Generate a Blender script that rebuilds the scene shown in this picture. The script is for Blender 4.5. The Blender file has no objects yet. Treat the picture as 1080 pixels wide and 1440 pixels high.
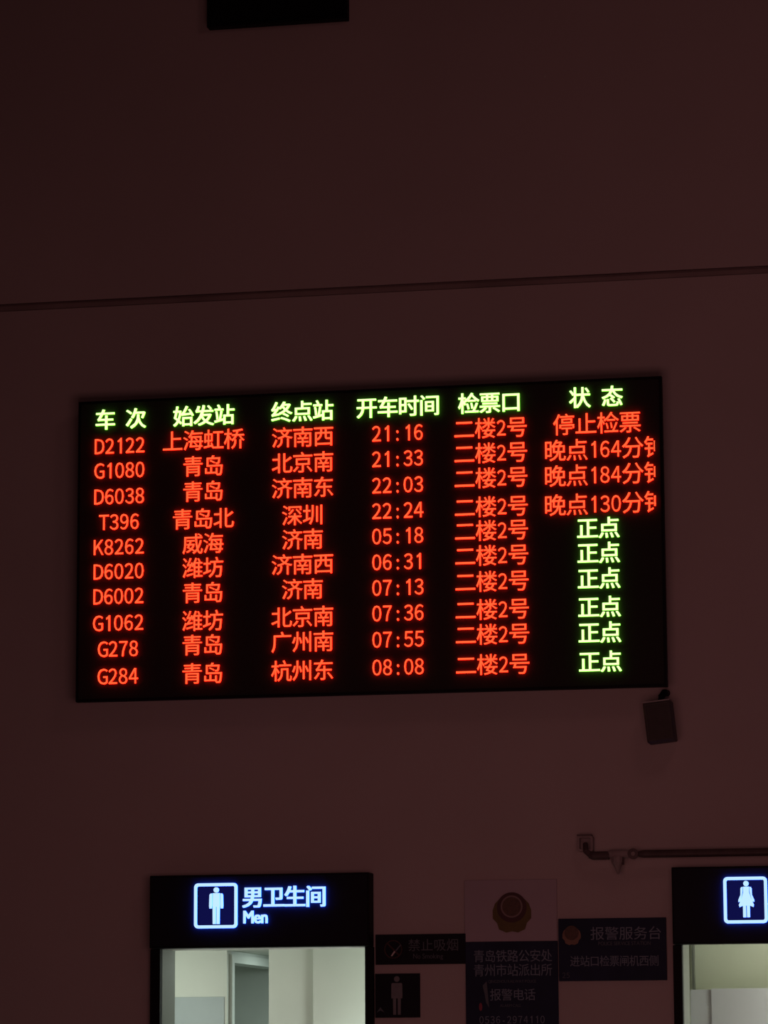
import bpy, bmesh, math
import numpy as np
from mathutils import Matrix, Vector

S = bpy.context.scene
C = S.collection
PI = math.pi

# ------------------------------------------------------------------ camera
F_PX = 4750.0                                # focal length in pixels of the 1080x1440 frame
YAW, PITCH, ROLL = 0.1976, 0.1636, -0.0048
CAM = Vector((0.0, -20.0, 1.6))
_f = Vector((-math.sin(YAW) * math.cos(PITCH), math.cos(YAW) * math.cos(PITCH), math.sin(PITCH)))
_r0 = Vector((math.cos(YAW), math.sin(YAW), 0.0))
_u0 = _r0.cross(_f)
_r = _r0 * math.cos(ROLL) + _u0 * math.sin(ROLL)
_u = _u0 * math.cos(ROLL) - _r0 * math.sin(ROLL)
cd = bpy.data.cameras.new('camera')
cam = bpy.data.objects.new('camera', cd)
C.objects.link(cam)
cd.sensor_fit = 'VERTICAL'; cd.sensor_height = 36.0; cd.lens = F_PX * 36.0 / 1440.0
cd.clip_end = 200
cam.matrix_world = Matrix(((_r.x, _u.x, -_f.x, CAM.x), (_r.y, _u.y, -_f.y, CAM.y),
                           (_r.z, _u.z, -_f.z, CAM.z), (0, 0, 0, 1)))
S.camera = cam

# ------------------------------------------------------------------ world, exposure, hall light
S.view_settings.view_transform = 'Standard'
S.view_settings.look = 'None'
S.view_settings.exposure = 0.0
S.view_settings.gamma = 1.0
S.view_settings.use_curve_mapping = False
w = bpy.data.worlds.new('night_hall'); S.world = w
w.use_nodes = True
w.node_tree.nodes['Background'].inputs[0].default_value = (0.030, 0.0114, 0.0112, 1)
w.node_tree.nodes['Background'].inputs[1].default_value = 0.25

def globe(name, loc, radius, col, power):
    l = bpy.data.lights.new(name, 'POINT'); l.shadow_soft_size = radius; l.color = col; l.energy = power
    o = bpy.data.objects.new(name, l); C.objects.link(o); o.location = loc
    return o
def area(name, loc, target, sx, sy, col, power):
    l = bpy.data.lights.new(name, 'AREA'); l.shape = 'RECTANGLE'; l.size = sx; l.size_y = sy
    l.color = col; l.energy = power
    o = bpy.data.objects.new(name, l); C.objects.link(o)
    o.location = loc
    o.rotation_euler = (Vector(target) - Vector(loc)).to_track_quat('-Z', 'Y').to_euler()
    return o
HALL = (1.0, 0.375, 0.365)
area('hall_low_fill', (-2.3, -7.0, 2.3), (-3.1, 0, 2.8), 4.0, 2.2, HALL, 26.5)       # added fill that brightens the lower wall, stands for no real source
area('hall_ceiling_lamp', (0.2, -5.0, 9.0), (-2.4, 0, 4.2), 1.4, 1.4, HALL, 6.5)    # one dimmed ceiling lamp

# ------------------------------------------------------------------ measuring: a photograph pixel to a point on the plane y = const
def P(px, py, y=0.0):
    d = _f * F_PX + _r * (px - 540.0) - _u * (py - 720.0)
    return CAM + d * ((y - CAM.y) / d.y)
def X(px, y=0.0, py=1380): return P(px, py, y).x
def Z(py, y=0.0, px=540): return P(px, py, y).z

# ------------------------------------------------------------------ materials
def mat(name, col, rough=0.6, metal=0.0, noise=0.0, scale=8.0, bump=0.0, spec=0.5, bscale=None):
    m = bpy.data.materials.new(name); m.use_nodes = True
    nt = m.node_tree; b = nt.nodes['Principled BSDF']
    b.inputs['Roughness'].default_value = rough; b.inputs['Metallic'].default_value = metal
    b.inputs['Specular IOR Level'].default_value = spec
    b.inputs['Base Color'].default_value = (*col, 1)
    tc = nt.nodes.new('ShaderNodeTexCoord')
    if noise:
        n = nt.nodes.new('ShaderNodeTexNoise'); n.inputs['Scale'].default_value = scale
        n.inputs['Detail'].default_value = 6
        r = nt.nodes.new('ShaderNodeValToRGB')
        r.color_ramp.elements[0].color = (*[c * (1 - noise) for c in col], 1)
        r.color_ramp.elements[1].color = (*[min(1, c * (1 + noise)) for c in col], 1)
        r.color_ramp.elements[0].position = 0.3; r.color_ramp.elements[1].position = 0.7
        nt.links.new(tc.outputs['Object'], n.inputs['Vector'])
        nt.links.new(n.outputs['Fac'], r.inputs['Fac'])
        nt.links.new(r.outputs['Color'], b.inputs['Base Color'])
    if bump:
        n2 = nt.nodes.new('ShaderNodeTexNoise'); n2.inputs['Scale'].default_value = bscale or scale * 6
        bp = nt.nodes.new('ShaderNodeBump'); bp.inputs['Strength'].default_value = bump
        bp.inputs['Distance'].default_value = 0.01
        nt.links.new(tc.outputs['Object'], n2.inputs['Vector'])
        nt.links.new(n2.outputs['Fac'], bp.inputs['Height'])
        nt.links.new(bp.outputs['Normal'], b.inputs['Normal'])
    return m
def emit(name, col, strength=1.0):
    m = bpy.data.materials.new(name); m.use_nodes = True
    nt = m.node_tree; nt.nodes.clear()
    e = nt.nodes.new('ShaderNodeEmission'); o = nt.nodes.new('ShaderNodeOutputMaterial')
    e.inputs[0].default_value = (*col, 1); e.inputs[1].default_value = strength
    nt.links.new(e.outputs[0], o.inputs[0])
    return m

M = dict(
    wall=mat('wall_paint', (0.60, 0.56, 0.55), 0.8, noise=0.05, scale=0.7, bump=0.08, bscale=40),
    floor=mat('floor_stone', (0.25, 0.23, 0.22), 0.35, noise=0.15, scale=3),
    black=mat('black_metal', (0.009, 0.009, 0.012), 0.6, noise=0.2, scale=5, spec=0.15),
    black_sheet=mat('black_acrylic', (0.016, 0.018, 0.026), 0.6, noise=0.1, scale=6, spec=0.15),
    led_face=mat('led_mask', (0.035, 0.032, 0.032), 0.75, noise=0.25, scale=300, spec=0.15),
    navy=mat('navy_sign', (0.028, 0.042, 0.085), 0.6, noise=0.2, scale=4, spec=0.15),
    pale=mat('pale_sign', (0.50, 0.46, 0.52), 0.5, noise=0.04, scale=2),
    print_grey=mat('grey_print', (0.23, 0.33, 0.42), 0.6, noise=0.1, scale=30),
    print_dim=mat('dim_print', (0.12, 0.16, 0.19), 0.6, noise=0.1, scale=30),
    print_white=mat('white_print', (0.75, 0.75, 0.72), 0.6, noise=0.05, scale=30),
    figure_grey=mat('grey_figure', (0.24, 0.27, 0.29), 0.6, noise=0.1, scale=30),
    gold=mat('gold_emblem', (0.13, 0.10, 0.01), 0.5, noise=0.15, scale=20),
    orange=mat('orange_emblem', (0.26, 0.16, 0.10), 0.5, noise=0.15, scale=20),
    dark_red=mat('dark_red_emblem', (0.06, 0.012, 0.012), 0.5, noise=0.15, scale=20),
    emblem_core=mat('emblem_core', (0.10, 0.055, 0.03), 0.5, noise=0.3, scale=50),
    red=mat('red_print', (0.32, 0.04, 0.08), 0.5, noise=0.1, scale=20),
    speaker=mat('dark_plastic', (0.07, 0.07, 0.065), 0.6, noise=0.1, scale=20),
    speaker_lid=mat('grey_plastic', (0.40, 0.42, 0.42), 0.5, noise=0.1, scale=20),
    pipe=mat('dark_pipe', (0.10, 0.08, 0.08), 0.5, noise=0.2, scale=15),
    groove=mat('groove_painted_shade', (0.36, 0.31, 0.30), 0.8, noise=0.2, scale=2),  # wall colour darkened: the groove's shade is painted in
    ring_pale=mat('emblem_pale_ring', (0.26, 0.20, 0.19), 0.5, noise=0.1, scale=20),
    cable=mat('cable_sheath', (0.22, 0.18, 0.18), 0.6, noise=0.1, scale=30),
    fitting=mat('painted_fitting', (0.38, 0.35, 0.35), 0.6, noise=0.15, scale=25),
    plaster=mat('restroom_plaster', (0.66, 0.69, 0.62), 0.6, noise=0.03, scale=2),
    plaster_olive=mat('restroom_plaster_olive', (0.60, 0.64, 0.53), 0.6, noise=0.04, scale=2),
    bluegrey=mat('bluegrey_panel', (0.38, 0.435, 0.44), 0.5, noise=0.05, scale=3),
    casing=mat('casing_paint', (0.62, 0.68, 0.64), 0.45, noise=0.03, scale=5),
    recess=mat('recess_paint', (0.58, 0.64, 0.60), 0.6, noise=0.04, scale=3),
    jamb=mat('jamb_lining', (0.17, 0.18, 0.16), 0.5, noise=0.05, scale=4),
    partition=mat('pale_partition', (0.53, 0.56, 0.60), 0.5, noise=0.03, scale=3),
    rtile=mat('restroom_floor', (0.35, 0.35, 0.33), 0.4, noise=0.1, scale=5),
    led_red=emit('led_red', (1.0, 0.095, 0.028), 1.55),
    led_red_side=emit('led_red_side', (1.0, 0.010, 0.003), 8.0),
    led_green=emit('led_yellow_green', (0.58, 1.0, 0.32), 2.0),
    led_green_side=emit('led_green_side', (0.25, 1.0, 0.05), 4.0),
    lit_white=emit('backlit_white', (0.44, 0.68, 1.0), 1.25),
    lit_side=emit('backlit_blue_edge', (0.02, 0.10, 1.0), 14.0),
    lit_navy=emit('backlit_navy', (0.0045, 0.005, 0.060), 1.0),
    lamp=emit('lamp_panel', (0.95, 1.0, 0.86), 3.0),
)

# ------------------------------------------------------------------ object helpers
def root(name, label, cat, loc, group=None):
    o = bpy.data.objects.new(name, None); C.objects.link(o); o.location = loc
    o.empty_display_size = 0.1
    o['label'] = label; o['category'] = cat
    if group: o['group'] = group
    return o
def world_loc(o):
    v = Vector((0, 0, 0))
    while o: v += o.location; o = o.parent
    return v
def link(name, bm, mats, parent=None, label=None, smooth=False, about=None):
    """bm is in world coordinates; the object's origin goes to `about` (default: middle of its box)"""
    if about is None:
        lo = Vector([min(v.co[i] for v in bm.verts) for i in range(3)])
        hi = Vector([max(v.co[i] for v in bm.verts) for i in range(3)])
        about = (lo + hi) / 2
    about = Vector(about)
    bmesh.ops.translate(bm, verts=bm.verts, vec=-about)
    bmesh.ops.recalc_face_normals(bm, faces=bm.faces)
    me = bpy.data.meshes.new(name); bm.to_mesh(me); bm.free()
    for m in (mats if isinstance(mats, (list, tuple)) else [mats]): me.materials.append(m)
    if smooth:
        for p in me.polygons: p.use_smooth = True
    o = bpy.data.objects.new(name, me); C.objects.link(o)
    o.parent = parent
    o.location = about - world_loc(parent)
    if label: o['label'] = label
    return o
def structure(name, bm, m, parent=None, **k):
    o = link(name, bm, m, parent, **k); o['kind'] = 'structure'; return o
def box(bm, x0, x1, y0, y1, z0, z1, bev=0.0):
    vs = [bm.verts.new((x, y, z)) for z in (z0, z1) for y in (y0, y1) for x in (x0, x1)]
    fs = [bm.faces.new([vs[i] for i in q]) for q in ((0, 2, 3, 1), (4, 5, 7, 6), (0, 1, 5, 4), (2, 6, 7, 3), (0, 4, 6, 2), (1, 3, 7, 5))]
    if bev:
        es = list({e for f in fs for e in f.edges})
        bmesh.ops.bevel(bm, geom=es, offset=bev, segments=2, affect='EDGES', profile=0.5)
    return vs
def bx(*a, **k):
    bm = bmesh.new(); box(bm, *a, **k); return bm
def prism(bm, pts, y0, y1):
    """pts: (x, z) outline; a plate from y0 (front) to y1 (back)"""
    a = [bm.verts.new((x, y0, z)) for x, z in pts]; b = [bm.verts.new((x, y1, z)) for x, z in pts]
    n = len(pts)
    bm.faces.new(a); bm.faces.new(b[::-1])
    for i in range(n): bm.faces.new((a[i], b[i], b[(i + 1) % n], a[(i + 1) % n]))
def ring(bm, o, i, y0, y1):
    n = len(o)
    A = [[bm.verts.new((x, y, z)) for x, z in q] for q in (o, i) for y in (y0, y1)]
    of, ob, jf, jb = A
    for k in range(n):
        l = (k + 1) % n
        bm.faces.new((of[k], of[l], jf[l], jf[k])); bm.faces.new((ob[l], ob[k], jb[k], jb[l]))
        bm.faces.new((of[l], of[k], ob[k], ob[l])); bm.faces.new((jf[k], jf[l], jb[l], jb[k]))
def rrect(cx, cz, hw, hh, r, n=5):
    p = []
    for sx, sz, a0 in ((1, 1, 0), (-1, 1, 90), (-1, -1, 180), (1, -1, 270)):
        for k in range(n + 1):
            a = math.radians(a0 + 90 * k / n)
            p.append((cx + sx * (hw - r) + r * math.cos(a), cz + sz * (hh - r) + r * math.sin(a)))
    return p
def circle(cx, cz, r, n=24, rz=None):
    return [(cx + r * math.cos(2 * PI * k / n), cz + (rz or r) * math.sin(2 * PI * k / n)) for k in range(n)]
def tube(bm, pts, r, n=12):
    """a capped tube along points; r a number or one per point"""
    pts = [Vector(p) for p in pts]
    rs = r if isinstance(r, (list, tuple)) else [r] * len(pts)
    rings = []
    for i, p in enumerate(pts):
        t = (pts[min(i + 1, len(pts) - 1)] - pts[max(i - 1, 0)]).normalized()
        up = Vector((0, 0, 1)) if abs(t.z) < 0.9 else Vector((0, 1, 0))
        a = t.cross(up).normalized(); b = t.cross(a)
        rings.append([bm.verts.new(p + (a * math.cos(2 * PI * k / n) + b * math.sin(2 * PI * k / n)) * rs[i]) for k in range(n)])
    for u, v in zip(rings, rings[1:]):
        for k in range(n): bm.faces.new((u[k], u[(k + 1) % n], v[(k + 1) % n], v[k]))
    bm.faces.new(rings[0]); bm.faces.new(rings[-1][::-1])

# ------------------------------------------------------------------ lettering: outlines of the built-in font, placed in cells
_gl = {}
def glyph(ch, bold):
    k = (ch, bold)
    if k not in _gl and ch == 'ONE':         # a plain numeral one: upright stem with a flag
        pts = [(0.20, 0.0), (0.30, 0.0), (0.30, 0.75), (0.225, 0.75), (0.17, 0.68), (0.06, 0.63), (0.06, 0.555), (0.20, 0.605)]
        n = len(pts)
        v = np.array([(x, y, 0.5) for x, y in pts] + [(x, y, -0.5) for x, y in pts])
        f = [list(range(n)), list(range(2 * n - 1, n - 1, -1))] + [[i, i + n, (i + 1) % n + n, (i + 1) % n] for i in range(n)]
        _gl[k] = (v, f, [True, True] + [False] * n)
    if k not in _gl:
        cu = bpy.data.curves.new('g', 'FONT'); cu.body = ch; cu.size = 1.0
        cu.resolution_u = 3; cu.extrude = 0.5
        o = bpy.data.objects.new('g', cu)
        C.objects.link(o)
        dg = bpy.context.evaluated_depsgraph_get()
        me = bpy.data.meshes.new_from_object(o.evaluated_get(dg))
        v = np.array([list(q.co) for q in me.vertices]); f = [list(p.vertices) for p in me.polygons]
        fr = [abs(p.normal.z) > 0.7 for p in me.polygons]
        bpy.data.objects.remove(o); bpy.data.curves.remove(cu); bpy.data.meshes.remove(me)
        if bold:                             # heavier strokes: the same outline struck four times, slightly shifted
            n = len(v); V = []; FF = []; FR = []
            for i, (dx, dy) in enumerate(((-bold, -bold * .5), (bold, -bold * .5), (-bold, bold * .5), (bold, bold * .5))):
                V.append(v + np.array([dx, dy, i * 0.01])); FF += [[q + i * n for q in p] for p in f]; FR += fr
            v, f, fr = np.concatenate(V), FF, FR
        _gl[k] = (v, f, fr)
    return _gl[k]
_ref = glyph('国', 0.0)[0]
CJ_W = _ref[:, 0].max() - _ref[:, 0].min(); CJ_CX = (_ref[:, 0].max() + _ref[:, 0].min()) / 2
CJ_CY = (_ref[:, 1].max() + _ref[:, 1].min()) / 2
CJ_K = 0.86 / CJ_W                           # makes the frame of a full-width character 0.86 of its cell
_dig = glyph('8', 0.0)[0]
DG_CY = (_dig[:, 1].max() + _dig[:, 1].min()) / 2; DG_H = _dig[:, 1].max() - _dig[:, 1].min()
_fw = glyph('８', 0.0)[0]; FW_CY = (_fw[:, 1].max() + _fw[:, 1].min()) / 2; FW_H = _fw[:, 1].max() - _fw[:, 1].min()
print('FONTCHECK', CJ_W, CJ_CX, CJ_CY, DG_H, len(_ref))
def letters(name, text, cx, cz, em, y_face, depth, mats, parent, bold=0.0, abold=None, cell=0.5, ah=0.74, aw=0.78, clip=None, label=None, tall=1.0, prop=False):
    """text centred on (cx, cz), em = cell size in metres, standing `depth` proud of the plane y_face"""
    full = lambda c: ord(c) > 0x2000
    adv = []
    for c in text:
        if full(c): adv.append(1.0)
        elif prop and c != ' ':
            g = glyph(c, 0.0)[0]; adv.append((g[:, 0].max() - g[:, 0].min()) * ah / DG_H * aw + cell * 0.22)
        else: adv.append(cell if not prop else cell * 0.7)
    x = cx - sum(adv) * em / 2
    bm = bmesh.new(); ab = bold if abold is None else abold
    for c, a in zip(text, adv):
        if c != ' ':
            if full(c):
                v, f, fr = glyph(c, bold)
                vx = (v[:, 0] - CJ_CX) * CJ_K * em; vz = (v[:, 1] - CJ_CY) * CJ_K * em * tall
            else:
                s = ah / DG_H * em
                if prop: v, f, fr = glyph(c, ab)
                elif c == '1': v, f, fr = glyph('ONE', 0); s = ah / 0.75 * em
                elif c in ':-': v, f, fr = glyph(c, ab)
                else: v, f, fr = glyph(chr(ord(c) + 0xFEE0), ab); s = ah / FW_H * em
                vx = (v[:, 0] - (v[:, 0].max() + v[:, 0].min()) / 2) * s * aw; vz = (v[:, 1] - (DG_CY if (prop or c in ':-') else 0.375 if c == '1' else FW_CY)) * s
            vy = y_face - depth / 2 - v[:, 2] * depth
            vs = [bm.verts.new((x + a * em / 2 + p, q, cz + r)) for p, q, r in zip(vx, vy, vz)]
            for q, front in zip(f, fr):
                try:
                    fc = bm.faces.new([vs[i] for i in q]); fc.material_index = 0 if front else min(1, len(mats) - 1)
                except ValueError: pass
        x += a * em
    if clip is not None:
        bmesh.ops.bisect_plane(bm, geom=bm.verts[:] + bm.edges[:] + bm.faces[:], plane_co=(clip, 0, 0), plane_no=(1, 0, 0), clear_outer=True)
    return link(name, bm, mats, parent, label=label)

# ================================================================== THE SETTING
WX0, WX1, WZ1, TH = -10.0, 6.0, 9.5, 0.25
LINT = Z(1333, 0, 370)                       # underside of the door heads
MX0, MX1 = X(225.5), X(516.5)                    # men's opening
FX0 = X(958.5); FX1 = FX0 + 1.27        # women's opening
G0, G1 = P(540, 411.5).z, P(540, 400.5).z        # shallow groove running along the wall
bm = bmesh.new()
xs = [(WX0, MX0), (MX1, FX0), (FX1, WX1)]
for a, b in xs: box(bm, a, b, 0, TH, 0, LINT)
box(bm, WX0, WX1, 0, TH, LINT, G0)
box(bm, WX0, WX1, 0, TH, G1, WZ1)
structure('wall_back', bm, M['wall'], about=(0, 0, 0))
bm = bx(WX0, WX1, 0.012, TH, G0 + 0.0005, G1 - 0.0005); structure('trim_4', bm, M['groove'], about=(0, 0, 0))  # back of the groove, its soft shade put into a darker colour
bm = bx(-12, 8, -22, 6, -0.1, 0); structure('floor', bm, M['floor'], about=(0, 0, 0))

# a thin cable lying along the top of the groove
bm = bmesh.new(); pts = []
for k in range(81):
    x = WX0 + (WX1 - WX0) * k / 80
    pts.append((x, 0.0055, G1 - 0.007 - 0.004 * (0.5 + 0.5 * math.sin(k * 0.9)) * (0.5 + 0.5 * math.sin(k * 0.37))))
tube(bm, pts, 0.005, 8)
o = link('cable', bm, M['cable'])
o['label'] = 'thin dark cable running along the wall groove above the departure board'; o['category'] = 'cable'

# ================================================================== RESTROOM DOORWAYS
def doorway(n, x0, x1, post_l, post_r, deep, drop=0.0):
    """black frame posts around the opening; the light box over it is a thing of its own"""
    bm = bmesh.new(); box(bm, x0 - post_l, x0 + 0.012, -0.055, 0.0, 0, LINT - 0.002 - drop, bev=0.004)
    d = structure('door_%d' % n, bm, M['black'], label='black door frame under the lit restroom sign')
    bm = bmesh.new(); box(bm, x1, x1 + post_r, -0.055, 0.0, 0, LINT - 0.002 - drop, bev=0.004)
    link('frame_post', bm, M['black'], d)
    bm = bmesh.new(); box(bm, x1 - 0.014, x1 - 0.001, -0.0005, TH - 0.02, 0, LINT - 0.001)
    link('frame_lining', bm, M['black'], d)
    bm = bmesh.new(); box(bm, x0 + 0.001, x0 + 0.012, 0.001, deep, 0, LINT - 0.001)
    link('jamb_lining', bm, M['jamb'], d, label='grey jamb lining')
    return d
doorway(1, MX0, MX1, 0.050, 0.045, 0.30)
doorway(2, FX0, FX1, 0.042, 0.058, TH + 0.07, 0.012)

# --- men's room behind the left doorway
CEIL = Z(1337, 1.6, 280)
A_Y = 1.6
SX = X(319, A_Y)                              # side wall that recedes from the far wall
YB = 3.3
t = 0.12
bm = bmesh.new(); box(bm, MX0 - 1.2, SX, A_Y, A_Y + t, 0, CEIL); structure('wall_far', bm, M['plaster'])
O0, O1 = A_Y + 0.13 + t * 0, YB                       # opening in the side wall (depth range)
OZ = Z(1354, O0, 328)
bm = bmesh.new(); box(bm, SX - t, SX, A_Y + t + 0.001, O0, 0, CEIL); box(bm, SX - t, SX, O0, YB, OZ, CEIL)
structure('wall_side', bm, M['casing'])
bm = bmesh.new()
box(bm, SX, SX + 0.022, O0 - 0.07, O0 - 0.004, 0, OZ); box(bm, SX, SX + 0.022, O0 - 0.07, YB, OZ, OZ + 0.055)
structure('trim_1', bm, M['casing'])
bm = bmesh.new(); box(bm, SX - 1.5, SX + 1.6, YB, YB + t, 0, CEIL); structure('wall_end', bm, M['recess'])
bm = bmesh.new(); box(bm, SX - 1.5, SX - 1.38, A_Y + t, YB, 0, CEIL); structure('wall_recess', bm, M['recess'])
WX = X(378, 1.1)
SEAM = X(440, 1.04)
bm = bmesh.new(); box(bm, WX, SEAM + 0.1, 1.1, 1.22, 0, CEIL); structure('wall_near', bm, M['plaster'])
bm = bmesh.new(); box(bm, SEAM, MX1 + 0.9, 1.04, 1.099, 0, CEIL, bev=0.006); structure('trim_2', bm, M['plaster'])
bm = bmesh.new(); box(bm, MX0 - 1.2, MX0 - 1.08, TH, A_Y, 0, CEIL); structure('wall_left', bm, M['plaster'])
bm = bmesh.new(); box(bm, MX1 + 0.9, MX1 + 1.0, TH, 1.22, 0, CEIL); structure('wall_right', bm, M['plaster'])
bm = bmesh.new(); box(bm, SX + 1.48, SX + 1.6, 1.22, YB, 0, CEIL); structure('wall_right.001', bm, M['plaster'])
bm = bmesh.new(); box(bm, MX0 - 1.2, MX1 + 1.0, TH, YB + t, CEIL, CEIL + 0.08); structure('ceiling', bm, M['plaster'])
bm = bmesh.new(); box(bm, X(200, A_Y), X(316, A_Y), A_Y - 0.006, A_Y, 0, Z(1402, A_Y, 280), bev=0.002)
structure('wall_dado', bm, M['bluegrey'], label='pale blue-grey lower wall cladding inside the left doorway')
bm = bx(MX0 + 0.7, MX0 + 1.0, 0.85, 0.95, CEIL - 0.012, CEIL - 0.001)
r_ = link('ceiling_light', bm, M['casing']); r_['kind'] = 'structure'
globe('restroom_lamp', (MX0 - 0.35, 0.72, CEIL - 0.45), 0.14, (0.92, 1.0, 0.92), 10.5)
globe('restroom_lamp', (WX + 0.95, 0.55, CEIL - 0.9), 0.14, (0.92, 1.0, 0.94), 13.5)
area('restroom_lamp', (WX + 0.2, 2.2, CEIL - 0.03), (WX - 0.1, 2.2, 0), 0.4, 0.4, (0.88, 1.0, 0.94), 9)

# --- women's room behind the right doorway
CE2 = Z(1330, 1.5, 1030) + 0.02
bm = bmesh.new(); box(bm, FX0 - 1.2, FX1 + 1.0, 1.5, 1.62, 0, CE2); structure('wall_far.001', bm, M['plaster_olive'])
bm = bmesh.new(); box(bm, FX0 - 1.2, FX0 - 1.1, TH, 1.5, 0, CE2); structure('wall_left.001', bm, M['plaster_olive'])
bm = bmesh.new(); box(bm, FX1 + 0.9, FX1 + 1.0, TH, 1.5, 0, CE2); structure('wall_right.002', bm, M['plaster_olive'])
bm = bmesh.new(); box(bm, FX0 - 1.2, FX1 + 1.0, TH, 1.62, CE2, CE2 + 0.08); structure('ceiling.001', bm, M['plaster_olive'])
xs_ = X(973, TH)
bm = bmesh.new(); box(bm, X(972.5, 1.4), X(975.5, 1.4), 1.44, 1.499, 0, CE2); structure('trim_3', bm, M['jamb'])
globe('restroom_lamp', (FX1 + 0.25, 0.55, CE2 - 0.40), 0.14, (1.0, 1.0, 0.88), 46)

pr = root('screen_partition', 'pale grey partition panel standing inside the right-hand lit doorway', 'partition', (X(1040, 0.9), 0.9, 0))
pz = Z(1391, 0.9, 1000)
bm = bx(X(970.5, 0.9), X(1000, 0.9), 0.897, 0.915, 0.0, pz - 0.002); link('edge_panel', bm, M['partition'], pr)
bm = bx(X(1000, 0.9) + 0.001, FX1 + 0.3, 0.890, 0.915, 0.0, pz + 0.003); link('main_panel', bm, M['partition'], pr)

# ================================================================== DEPARTURE BOARD
YF = -0.15                                   # plane of the LED face
bx0 = (P(112, 566, YF).x + P(106, 988, YF).x) / 2
bx1 = (P(930, 529, YF).x + P(938.5, 965, YF).x) / 2
bz1 = (P(112, 566, YF).z + P(925, 529, YF).z) / 2
bz0 = (P(106, 988, YF).z + P(936, 965, YF).z) / 2
board = root('departure_board', 'wide black LED train departure board with red and yellow-green lettering', 'display board', ((bx0 + bx1) / 2, -0.07, bz0))
bm = bx(bx0 + 0.012, bx1 - 0.012, YF + 0.012, -0.001, bz0 + 0.012, bz1 - 0.012); link('housing', bm, M['black'], board)
bm = bmesh.new()
fw = 0.016
for q in ((bx0, bx1, bz0, bz0 + fw), (bx0, bx1, bz1 - fw, bz1), (bx0, bx0 + fw, bz0 + fw, bz1 - fw), (bx1 - fw, bx1, bz0 + fw, bz1 - fw)):
    box(bm, q[0], q[1], YF - 0.008, YF + 0.04, q[2], q[3])
link('frame', bm, M['black'], board)
bm = bx(bx0 + fw, bx1 - fw, YF, YF + 0.011, bz0 + fw, bz1 - fw); screen = link('screen', bm, M['led_face'], board)

LD = 0.011
RED = [M['led_red'], M['led_red_side']]; GRN = [M['led_green'], M['led_green_side']]
def em_at(px, py, e): return P(px + e / 2, py, YF).x - P(px - e / 2, py, YF).x
EM = em_at(420, 700, 29.2)
def cell(name, text, px, py, mats, bold=0.0, k=1.0, **kw):
    p = P(px, py, YF)
    letters(name, text, p.x, p.z, EM * k, YF, LD, mats, screen, bold=bold,
            label=('yellow-green' if mats is GRN else 'red') + ' LED lettering', **kw)
HB = 0.014; RB = 0.0
for txt, px, py in (('车', 148.5, 591), ('次', 191.5, 589), ('始发站', 287, 585), ('终点站', 425.5, 579), ('开车时间', 560, 572.5), ('检票口', 689, 567), ('状', 815.5, 560), ('态', 861, 558)):
    cell('column_heading', txt, px, py, GRN, HB)
rows = [
    ('D2122', '上海虹桥', '济南西', '21:16', (627, 619.5, 615, 609, 602.5)),
    ('G1080', '青岛', '北京南', '21:33', (661.5, 656, 651, 645, 637.5)),
    ('D6038', '青岛', '济南东', '22:03', (698, 691.5, 686.5, 682, 672.5)),
    ('T396', '青岛北', '深圳', '22:24', (734, 730, 725, 718, 713)),
    ('K8262', '威海', '济南', '05:18', (769, 765, 759, 753.5, 746.5)),
    ('D6020', '潍坊', '济南西', '06:31', (803.5, 799, 794, 790, 781.5)),
    ('D6002', '青岛', '济南', '07:13', (838.5, 834, 829, 826, 818)),
    ('G1062', '潍坊', '北京南', '07:36', (876, 873.5, 868, 862, 857.5)),
    ('G278', '青岛', '广州南', '07:55', (912.5, 907.5, 903, 899, 892.5)),
    ('G284', '青岛', '杭州东', '08:08', (951, 947.5, 943.5, 938, 935)),
]
stat = [('停止检票', 839.5, 596), ('晚点164分钟', 0, 632), ('晚点184分钟', 0, 668), ('晚点130分钟', 0, 709)] + \
       [('正点', 0, q) for q in (743, 778, 814, 854, 890, 931)]
def lx(pxt, pxb, py): return pxt + (pxb - pxt) * (py - 600) / 340.0
EP = 29.2
clip_x = P(921.5, 650, YF).x
for (a, b, c, d, ys), (st, sx_, sy_) in zip(rows, stat):
    cell('train_number', a, lx(169, 166.3, ys[0]), ys[0], RED, RB)
    cell('origin_station', b, lx(286.3, 285, ys[1]), ys[1], RED, RB)
    cell('destination_station', c, lx(426, 425.5, ys[2]), ys[2], RED, RB)
    cell('departure_time', d, lx(559, 560, ys[3]), ys[3], RED, RB)
    cell('ticket_gate', '二楼2号', lx(690, 693.2, ys[4]), ys[4], RED, RB)
    if st == '正点': cell('train_status', st, lx(839.3, 844.5, sy_), sy_, GRN, HB)
    elif sx_: cell('train_status', st, sx_, sy_, RED, RB, k=1.03)
    else:
        p0 = P(765, sy_ + 3.0, YF)
        letters('train_status', st, p0.x + EM * 1.035 * 2.75, P(840, sy_, YF).z, EM * 1.035, YF, LD, RED, screen, bold=RB, clip=clip_x,
                label='red LED lettering cut off at the screen edge')

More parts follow.
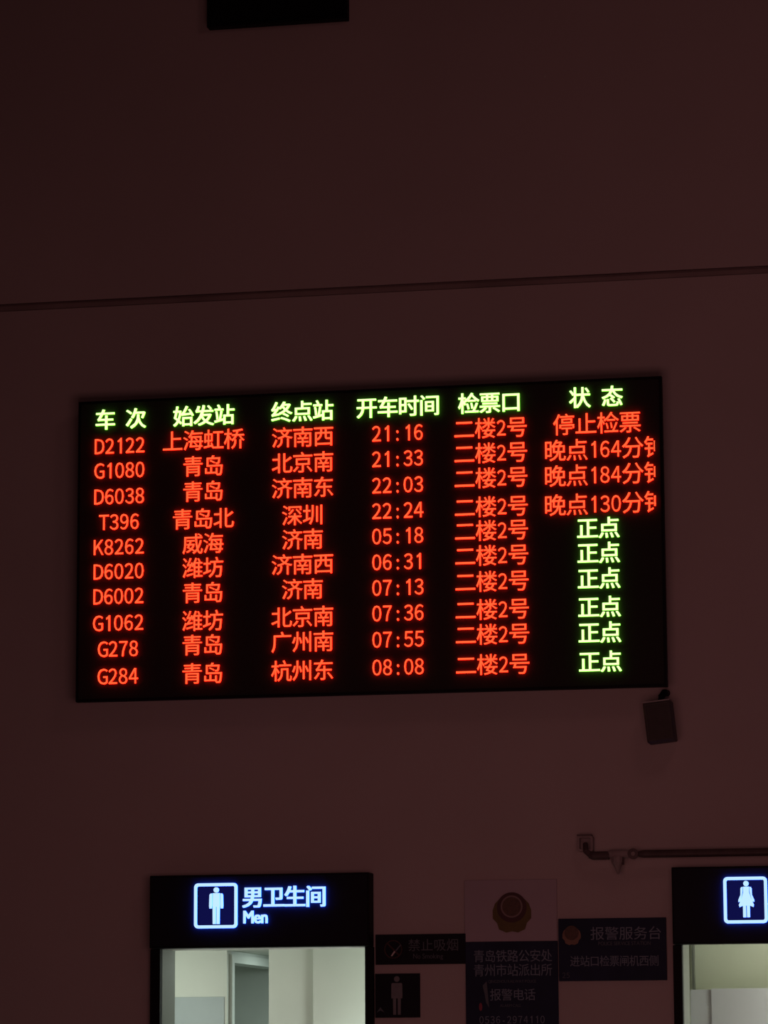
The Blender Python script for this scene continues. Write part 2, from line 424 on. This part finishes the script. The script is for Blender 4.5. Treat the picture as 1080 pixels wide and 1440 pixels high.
# ================================================================== LOUDSPEAKER BOX below the board
sp_c = P(928, 1015.5, -0.12)
spk = root('wall_speaker', 'small dark tilted box speaker on wall below the departure board', 'speaker', (sp_c.x, sp_c.y, sp_c.z))
spk.rotation_euler = (math.radians(0), math.radians(-6.0), 0)
def local(name, bm, m, label=None):
    me = bpy.data.meshes.new(name); bmesh.ops.recalc_face_normals(bm, faces=bm.faces); bm.to_mesh(me); bm.free(); me.materials.append(m)
    o = bpy.data.objects.new(name, me); C.objects.link(o); o.parent = spk
    if label: o['label'] = label
    return o
hw, hh = 0.083, 0.120
local('cabinet', bx(-hw, hw, -0.06, 0.085, -hh, hh, bev=0.008), M['speaker'])
local('top_lip', bx(-hw + 0.004, hw - 0.004, -0.066, 0.06, hh - 0.004, hh + 0.004), M['speaker_lid'], 'lighter grey top edge')
bm = bmesh.new(); ring(bm, rrect(0, 0, hw - 0.008, hh - 0.012, 0.01), rrect(0, 0, hw - 0.018, hh - 0.022, 0.008), -0.067, -0.058); local('grille_frame', bm, M['speaker'])
bm = bmesh.new()
for k in range(17):
    z = -hh + 0.028 + k * (2 * hh - 0.056) / 16
    box(bm, -hw + 0.018, hw - 0.018, -0.064, -0.059, z - 0.0028, z + 0.0028)
local('grille', bm, M['speaker'])
bm = bmesh.new(); tube(bm, [(0.015, 0.02, hh), (0.025, 0.02, hh + 0.03), (0.045, 0.03, hh + 0.055), (0.05, 0.118, hh + 0.06)], 0.021, 10)
local('bracket', bm, M['black'])
bm = bx(-hw * .3, hw * .3, 0.085, 0.12, -0.03, 0.03); local('wall_mount', bm, M['black'])

# ================================================================== BLACK PANEL high on the wall
yp = -0.07
tx0, tx1, tz = P(291, 39, yp).x, P(488, 26, yp).x, P(390, 32, yp).z
pan = root('wall_panel', 'black rectangular panel high on the wall, cut by the top of the photo', 'panel', ((tx0 + tx1) / 2, -0.03, tz))
link('housing', bx(tx0, tx1, yp + 0.012, -0.001, tz, tz + 0.55, bev=0.003), M['black'], pan)
bm = bmesh.new()
for q in ((tx0, tx1, tz, tz + 0.02), (tx0, tx1, tz + 0.53, tz + 0.55), (tx0, tx0 + 0.02, tz + 0.02, tz + 0.53), (tx1 - 0.02, tx1, tz + 0.02, tz + 0.53)):
    box(bm, q[0], q[1], yp, yp + 0.011, q[2], q[3])
link('frame', bm, M['black'], pan)

# ================================================================== LIT RESTROOM SIGNS
def poly(bm, pts, ox, oz, s, y0, y1): prism(bm, [(ox + x * s, oz + z * s) for x, z in pts], y0, y1)
def mirror(p): return [(-x, z) for x, z in p[::-1]]
def man(bm, cx, cz, h, y0, y1, gap=True):
    s = h
    poly(bm, circle(0, 0.43, 0.075, 20), cx, cz, s, y0, y1)
    if gap:
        arm = [(-0.19, 0.30), (-0.16, 0.335), (-0.115, 0.335), (-0.115, 0.02), (-0.125, -0.075), (-0.19, -0.075), (-0.20, 0.0)]
        poly(bm, arm, cx, cz, s, y0, y1); poly(bm, mirror(arm), cx, cz, s, y0, y1)
        poly(bm, [(-0.095, 0.345), (0.095, 0.345), (0.1, -0.03), (-0.1, -0.03)], cx, cz, s, y0, y1)
        leg = [(-0.1, -0.032), (-0.012, -0.032), (-0.012, -0.5), (-0.095, -0.5)]
    else:
        poly(bm, [(-0.145, 0.30), (-0.125, 0.325), (0.125, 0.325), (0.145, 0.30), (0.15, 0.0), (0.145, -0.075), (-0.145, -0.075), (-0.15, 0.0)], cx, cz, s, y0, y1)
        leg = [(-0.105, -0.077), (-0.022, -0.077), (-0.022, -0.5), (-0.10, -0.5)]
    poly(bm, leg, cx, cz, s, y0, y1); poly(bm, mirror(leg), cx, cz, s, y0, y1)
def woman(bm, cx, cz, h, y0, y1):
    s = h
    poly(bm, circle(0, 0.43, 0.075, 20), cx, cz, s, y0, y1)
    arm = [(-0.155, 0.30), (-0.13, 0.335), (-0.095, 0.335), (-0.10, 0.20), (-0.13, 0.06), (-0.165, -0.06), (-0.22, -0.08), (-0.22, -0.02), (-0.16, 0.12)]
    poly(bm, arm, cx, cz, s, y0, y1); poly(bm, mirror(arm), cx, cz, s, y0, y1)
    poly(bm, [(-0.085, 0.345), (0.085, 0.345), (0.08, 0.19), (0.13, 0.03), (0.21, -0.16), (0.19, -0.22), (0.10, -0.18), (-0.10, -0.18), (-0.19, -0.22), (-0.21, -0.16), (-0.13, 0.03), (-0.08, 0.19)], cx, cz, s, y0, y1)
    leg = [(-0.095, -0.183), (-0.012, -0.183), (-0.012, -0.5), (-0.095, -0.5)]
    poly(bm, leg, cx, cz, s, y0, y1); poly(bm, mirror(leg), cx, cz, s, y0, y1)
def two_mat(o):
    me = o.data
    for p in me.polygons: p.material_index = 0 if abs(p.normal.y) > 0.7 else 1
YS = -0.14
LIT = [M['lit_white'], M['lit_side']]
def light_sign(name, label, x0, x1, z0, z1, sq, fig, ftop, fbot, fx, han, han_px, eng, eng_px):
    r = root(name, label, 'sign', ((x0 + x1) / 2, -0.07, z0), 'lit restroom signs over the doorways')
    link('light_box', bx(x0, x1, YS + 0.008, -0.001, z0, z1, bev=0.004), M['black'], r)
    face = link('face_panel', bx(x0 + 0.012, x1 - 0.012, YS, YS + 0.0078, z0 + 0.012, z1 - 0.012), M['black_sheet'], r)
    a, b = P(sq[0], sq[1], YS), P(sq[2], sq[3], YS)
    cx, cz, hw_, hh_ = (a.x + b.x) / 2, (a.z + b.z) / 2, abs(b.x - a.x) / 2, abs(a.z - b.z) / 2
    bm = bmesh.new(); prism(bm, rrect(cx, cz, hw_ - 0.018, hh_ - 0.018, 0.006), YS - 0.0015, YS + 0.001)
    link('pictogram_panel', bm, M['lit_navy'], r, label='backlit navy square')
    bm = bmesh.new(); ring(bm, rrect(cx, cz, hw_, hh_, 0.024), rrect(cx, cz, hw_ - 0.018, hh_ - 0.018, 0.010), YS - 0.010, YS)
    two_mat(link('pictogram_border', bm, LIT, r, label='glowing pale blue square border'))
    f0, f1 = P(fx, ftop, YS), P(fx, fbot, YS)
    bm = bmesh.new(); fig(bm, f0.x, (f0.z + f1.z) / 2, f0.z - f1.z, YS - 0.010, YS - 0.0015)
    two_mat(link('pictogram', bm, LIT, r, label='glowing pale blue figure'))
    p = P(han_px[0], han_px[1], YS)
    letters('lettering', han, p.x, p.z, han_px[2] * 0.0044, YS, 0.010, LIT, r, bold=0.028, label='glowing white-blue Chinese lettering')
    p = P(eng_px[0], eng_px[1], YS)
    letters('lettering', eng, p.x, p.z, eng_px[2] * 0.0044, YS, 0.010, LIT, r, abold=0.03, prop=True, cell=0.32, aw=0.86, label='glowing white-blue English lettering')
    return r
mz1 = P(366, 1229, YS).z
mx0, mx1 = P(210, 1280, YS).x, P(519, 1280, YS).x
light_sign('restroom_sign', 'black light box with glowing man pictogram over the left doorway', mx0, mx1, LINT, mz1,
           (273.5, 1242.5, 334, 1305), man, 1248, 1299.5, 304.5, '男卫生间', (400, 1261.5, 29.4), 'Men', (359.5, 1289.5, 23))
dxs = P(945, 1280, YS).x - mx0
shift = 743.0
light_sign('restroom_sign', 'black light box with glowing woman pictogram over the right doorway', mx0 + dxs, mx1 + dxs, LINT - 0.012, mz1,
           (1017, 1233.5, 1080, 1298), woman, 1239, 1290, 1049, '女卫生间', (1147, 1250, 29.4), 'Women', (1117, 1279, 23))

# ================================================================== PRINTED SIGNS between the doorways
def plate(name, label, px0, px1, py0, py1, m, depth=0.015, grp=None, ref=None):
    y = -depth
    mx = (px0 + px1) / 2
    x0, x1 = X(px0, y, (py0 + py1) / 2), X(px1, y, (py0 + py1) / 2)
    z1, z0 = P(mx, py0, y).z, P(mx, py1, y).z
    r = root(name, label, 'sign', ((x0 + x1) / 2, -depth / 2, z0), grp)
    link('sign_board', bx(x0, x1, y, -0.001, z0, z1, bev=0.002), m, r)
    return r, y
def txt(r, y, s, px, py, e, m, nm='lettering', **k):
    p = P(px, py, y)
    return letters(nm, s, p.x, p.z, e * 0.0044, y, 0.0015, [m], r, **k)

r, y = plate('no_smoking_sign', 'narrow black no-smoking sign beside the left doorway frame', 528, 655, 1313.5, 1356, M['black_sheet'])
for k, c in enumerate('禁止吸烟'): txt(r, y, c, 582.5 + 18 * k, 1329.5 - 0.2 * k, 17, M['print_dim'])
txt(r, y, 'No Smoking', 602, 1344.5, 9, M['print_dim'], prop=True, cell=0.32, aw=0.9)
p = P(553, 1335, y)
bm = bmesh.new(); ring(bm, circle(p.x, p.z, 0.055, 28), circle(p.x, p.z, 0.049, 28), y - 0.0015, y)
prism(bm, [(p.x - 0.040, p.z + 0.034), (p.x - 0.034, p.z + 0.040), (p.x + 0.040, p.z - 0.034), (p.x + 0.034, p.z - 0.040)], y - 0.0016, y)
link('prohibition_ring', bm, M['dark_red'], r, label='dim red prohibition ring')
q = P(553, 1341, y)
bm = bmesh.new(); prism(bm, [(q.x - 0.015, q.z - 0.014), (q.x - 0.006, q.z - 0.016), (q.x + 0.014, q.z + 0.010), (q.x + 0.006, q.z + 0.016)], y - 0.0022, y - 0.0016)
link('cigarette', bm, M['print_white'], r, label='pale cigarette mark')
bm = bmesh.new(); prism(bm, [(q.x + 0.012, q.z + 0.018), (q.x + 0.018, q.z + 0.013), (q.x + 0.050, q.z + 0.050), (q.x + 0.044, q.z + 0.054)], y - 0.0022, y - 0.0016)
link('cigarette', bm, M['print_dim'], r)

r, y = plate('men_direction_sign', 'small black square sign with grey man figure beside left doorway', 527.5, 590.5, 1369, 1431, M['black_sheet'])
c0, c1 = P(558, 1373, y), P(558, 1427, y)
bm = bmesh.new(); man(bm, c0.x, (c0.z + c1.z) / 2, c0.z - c1.z, y - 0.0015, y, gap=False); link('pictogram', bm, M['figure_grey'], r, label='grey man figure')
q = P(535, 1420, y)
bm = bmesh.new(); prism(bm, [(q.x - 0.022, q.z - 0.016), (q.x, q.z + 0.016), (q.x + 0.024, q.z - 0.016), (q.x, q.z - 0.004)], y - 0.0015, y)
link('arrow', bm, M['print_dim'], r, label='dim grey arrow')

# tall police notice: pale emblem panel above, navy text panel below
y = -0.018
px0, px1 = X(655, y, 1400), X(785, y, 1400)
z2, z1_, z0 = P(720, 1237, y).z, P(720, 1324, y).z, P(720, 1324, y).z - 0.75
r = root('police_notice', 'tall notice with pale emblem panel above navy Chinese text panel', 'sign', ((px0 + px1) / 2, -0.009, z0))
link('emblem_panel', bx(px0 - 0.004, px1 - 0.002, y + 0.004, -0.001, z1_ + 0.001, z2, bev=0.002), M['pale'], r, label='pale upper panel')
link('text_panel', bx(px0, px1, y, -0.001, z0, z1_, bev=0.002), M['navy'], r, label='dark navy lower panel')
def emblem(r, y, px, py, s, base, core, ringm):
    p = P(px, py, y)
    e = root_e = None
    pts = [(-0.98, 0.16), (-0.86, 0.50), (-0.60, 0.76), (0, 0.55), (0.60, 0.76), (0.86, 0.50), (0.98, 0.16), (0.98, -0.25), (0.76, -0.48), (0.66, -0.80), (0.30, -0.96), (0, -0.90), (-0.30, -0.96), (-0.66, -0.80), (-0.76, -0.48), (-0.98, -0.25)]
    bm = bmesh.new(); poly(bm, pts, p.x, p.z, s, y - 0.006, y)
    em = link('emblem', bm, base, r)
    bm = bmesh.new(); prism(bm, circle(p.x, p.z + 0.30 * s, 0.76 * s, 32), y - 0.009, y - 0.0062); link('emblem_shield', bm, ringm, em)
    bm = bmesh.new(); prism(bm, circle(p.x, p.z + 0.34 * s, 0.52 * s, 32), y - 0.012, y - 0.0092); link('emblem_core', bm, core, em)
    bm = bmesh.new(); ring(bm, circle(p.x, p.z + 0.34 * s, 0.56 * s, 32), circle(p.x, p.z + 0.34 * s, 0.48 * s, 32), y - 0.0135, y - 0.0122)
    link('emblem_ring', bm, M['ring_pale'] if s > 0.1 else core, em)
    return em
emblem(r, y + 0.004, 720, 1284.5, 0.118, M['gold'], M['emblem_core'], M['dark_red'])
txt(r, y, '青岛铁路公安处', 721, 1344.5, 15.4, M['print_grey'], bold=0.0, tall=1.1)
txt(r, y, '青州市站派出所', 721, 1364.5, 15.4, M['print_grey'], bold=0.0, tall=1.1)
txt(r, y, 'QINGZHOU RAILWAY POLICE', 720, 1380, 5.2, M['print_dim'], prop=True, cell=0.32, aw=0.9)
txt(r, y, '报警电话', 721, 1399, 15.6, M['print_grey'], bold=0.0, tall=1.05)
txt(r, y, 'ALARM CALL', 718, 1414, 5.2, M['print_dim'], prop=True, cell=0.32, aw=0.9)
txt(r, y, '0536-2974110', 720, 1434, 13.5, M['print_grey'], cell=0.56)
q = P(684, 1398, y)
bm = bmesh.new(); prism(bm, [(q.x - 0.022, q.z + 0.05), (q.x + 0.002, q.z + 0.075), (q.x + 0.01, q.z - 0.01), (q.x + 0.016, q.z - 0.08), (q.x - 0.002, q.z - 0.05), (q.x - 0.010, q.z)], y - 0.0015, y)
link('figure_mark', bm, M['print_dim'], r, label='dim grey standing mark')
q = P(676, 1416, y)
bm = bmesh.new(); prism(bm, circle(q.x, q.z, 0.010, 14, rz=0.024), y - 0.0015, y); link('red_mark', bm, M['red'], r, label='small red oval mark')

r, y = plate('police_service_sign', 'navy police service sign with orange emblem next to right doorway', 785.5, 937, 1291, 1379, M['navy'], depth=0.022)
emblem(r, y, 804, 1316, 0.056, M['orange'], M['emblem_core'], M['emblem_core'])
for k, c in enumerate('报警服务台'): txt(r, y, c, 840 + 20.2 * k, 1313 - 0.2 * k, 19, M['print_grey'], tall=0.95)
txt(r, y, 'POLICE SERVICE STATION', 878, 1326.5, 6.6, M['print_dim'], prop=True, cell=0.32, aw=0.9)
for k, c in enumerate('进站口检票闸机西侧'): txt(r, y, c, 808.5 + 13.9 * k, 1352.0 - 0.12 * k, 13.4, M['print_grey'], bold=0.0, tall=1.1)
txt(r, y, '25', 796, 1371.5, 10, M['print_dim'], cell=0.55)

# ================================================================== SPRINKLER PIPE above the right doorway
yq = -0.09
a = P(898, 1201, yq); zp = a.z
pp = root('sprinkler_pipe', 'dark horizontal pipe with fittings running above the right doorway sign', 'pipe', (a.x, yq, zp))
bm = bmesh.new(); tube(bm, [(a.x, yq, zp), (a.x + 0.03, yq, zp), (WX1 - 0.2, yq, zp)], [0.018, 0.0235, 0.0235], 14); link('long_pipe', bm, M['pipe'], pp, smooth=False)
b = P(891, 1201, yq)
bm = bmesh.new(); ring(bm, circle(b.x, b.z, 0.032, 24), circle(b.x, b.z, 0.014, 24), yq - 0.035, yq - 0.015); link('coupling_ring', bm, M['pipe'], pp)
bm = bmesh.new(); tube(bm, [(b.x, yq - 0.032, b.z), (b.x, -0.001, b.z)], 0.013, 12); link('wall_stud', bm, M['fitting'], pp)
c = P(868, 1202, yq)
bm = bmesh.new(); tube(bm, [(c.x + 0.10, yq, c.z + 0.004), (c.x + 0.03, yq, c.z + 0.004), (c.x - 0.04, yq, c.z + 0.004), (c.x - 0.052, yq, c.z + 0.004)], [0.018, 0.026, 0.026, 0.02], 12); link('tee_fitting', bm, M['fitting'], pp)
bm = bmesh.new(); tube(bm, [(c.x, yq, c.z - 0.01), (c.x, yq, c.z - 0.045), (c.x + 0.002, yq, c.z - 0.075), (c.x + 0.004, yq, c.z - 0.115)], [0.036, 0.034, 0.018, 0.005], 12); link('sprinkler_head', bm, M['fitting'], pp)
bm = bmesh.new(); tube(bm, [(c.x + 0.037, yq - 0.01, c.z + 0.02), (c.x + 0.034, yq - 0.01, c.z - 0.06)], 0.007, 8); link('clamp', bm, M['pipe'], pp)
d = P(829, 1201, yq); e = P(857, 1203, yq)
bm = bmesh.new(); tube(bm, [(d.x, yq, e.z + 0.006), (d.x + 0.02, yq, e.z), (e.x, yq, e.z)], [0.02, 0.025, 0.025], 12); link('short_pipe', bm, M['pipe'], pp)
g = P(822, 1186, yq)
bm = bmesh.new(); tube(bm, [(d.x + 0.008, yq, e.z + 0.004), (d.x - 0.022, yq, e.z + 0.028), (g.x, yq + 0.03, g.z)], [0.019, 0.017, 0.014], 10); link('elbow', bm, M['pipe'], pp)
bm = bmesh.new(); ring(bm, rrect(g.x, g.z, 0.046, 0.046, 0.010), rrect(g.x, g.z, 0.033, 0.033, 0.006), yq + 0.02, -0.001)
box(bm, g.x - 0.034, g.x + 0.034, -0.03, -0.001, g.z - 0.034, g.z + 0.034); link('bracket_box', bm, M['fitting'], pp)
bm = bx(g.x - 0.046, g.x + 0.040, yq + 0.005, -0.02, g.z + 0.0462, g.z + 0.054); link('bracket_top', bm, M['pipe'], pp)
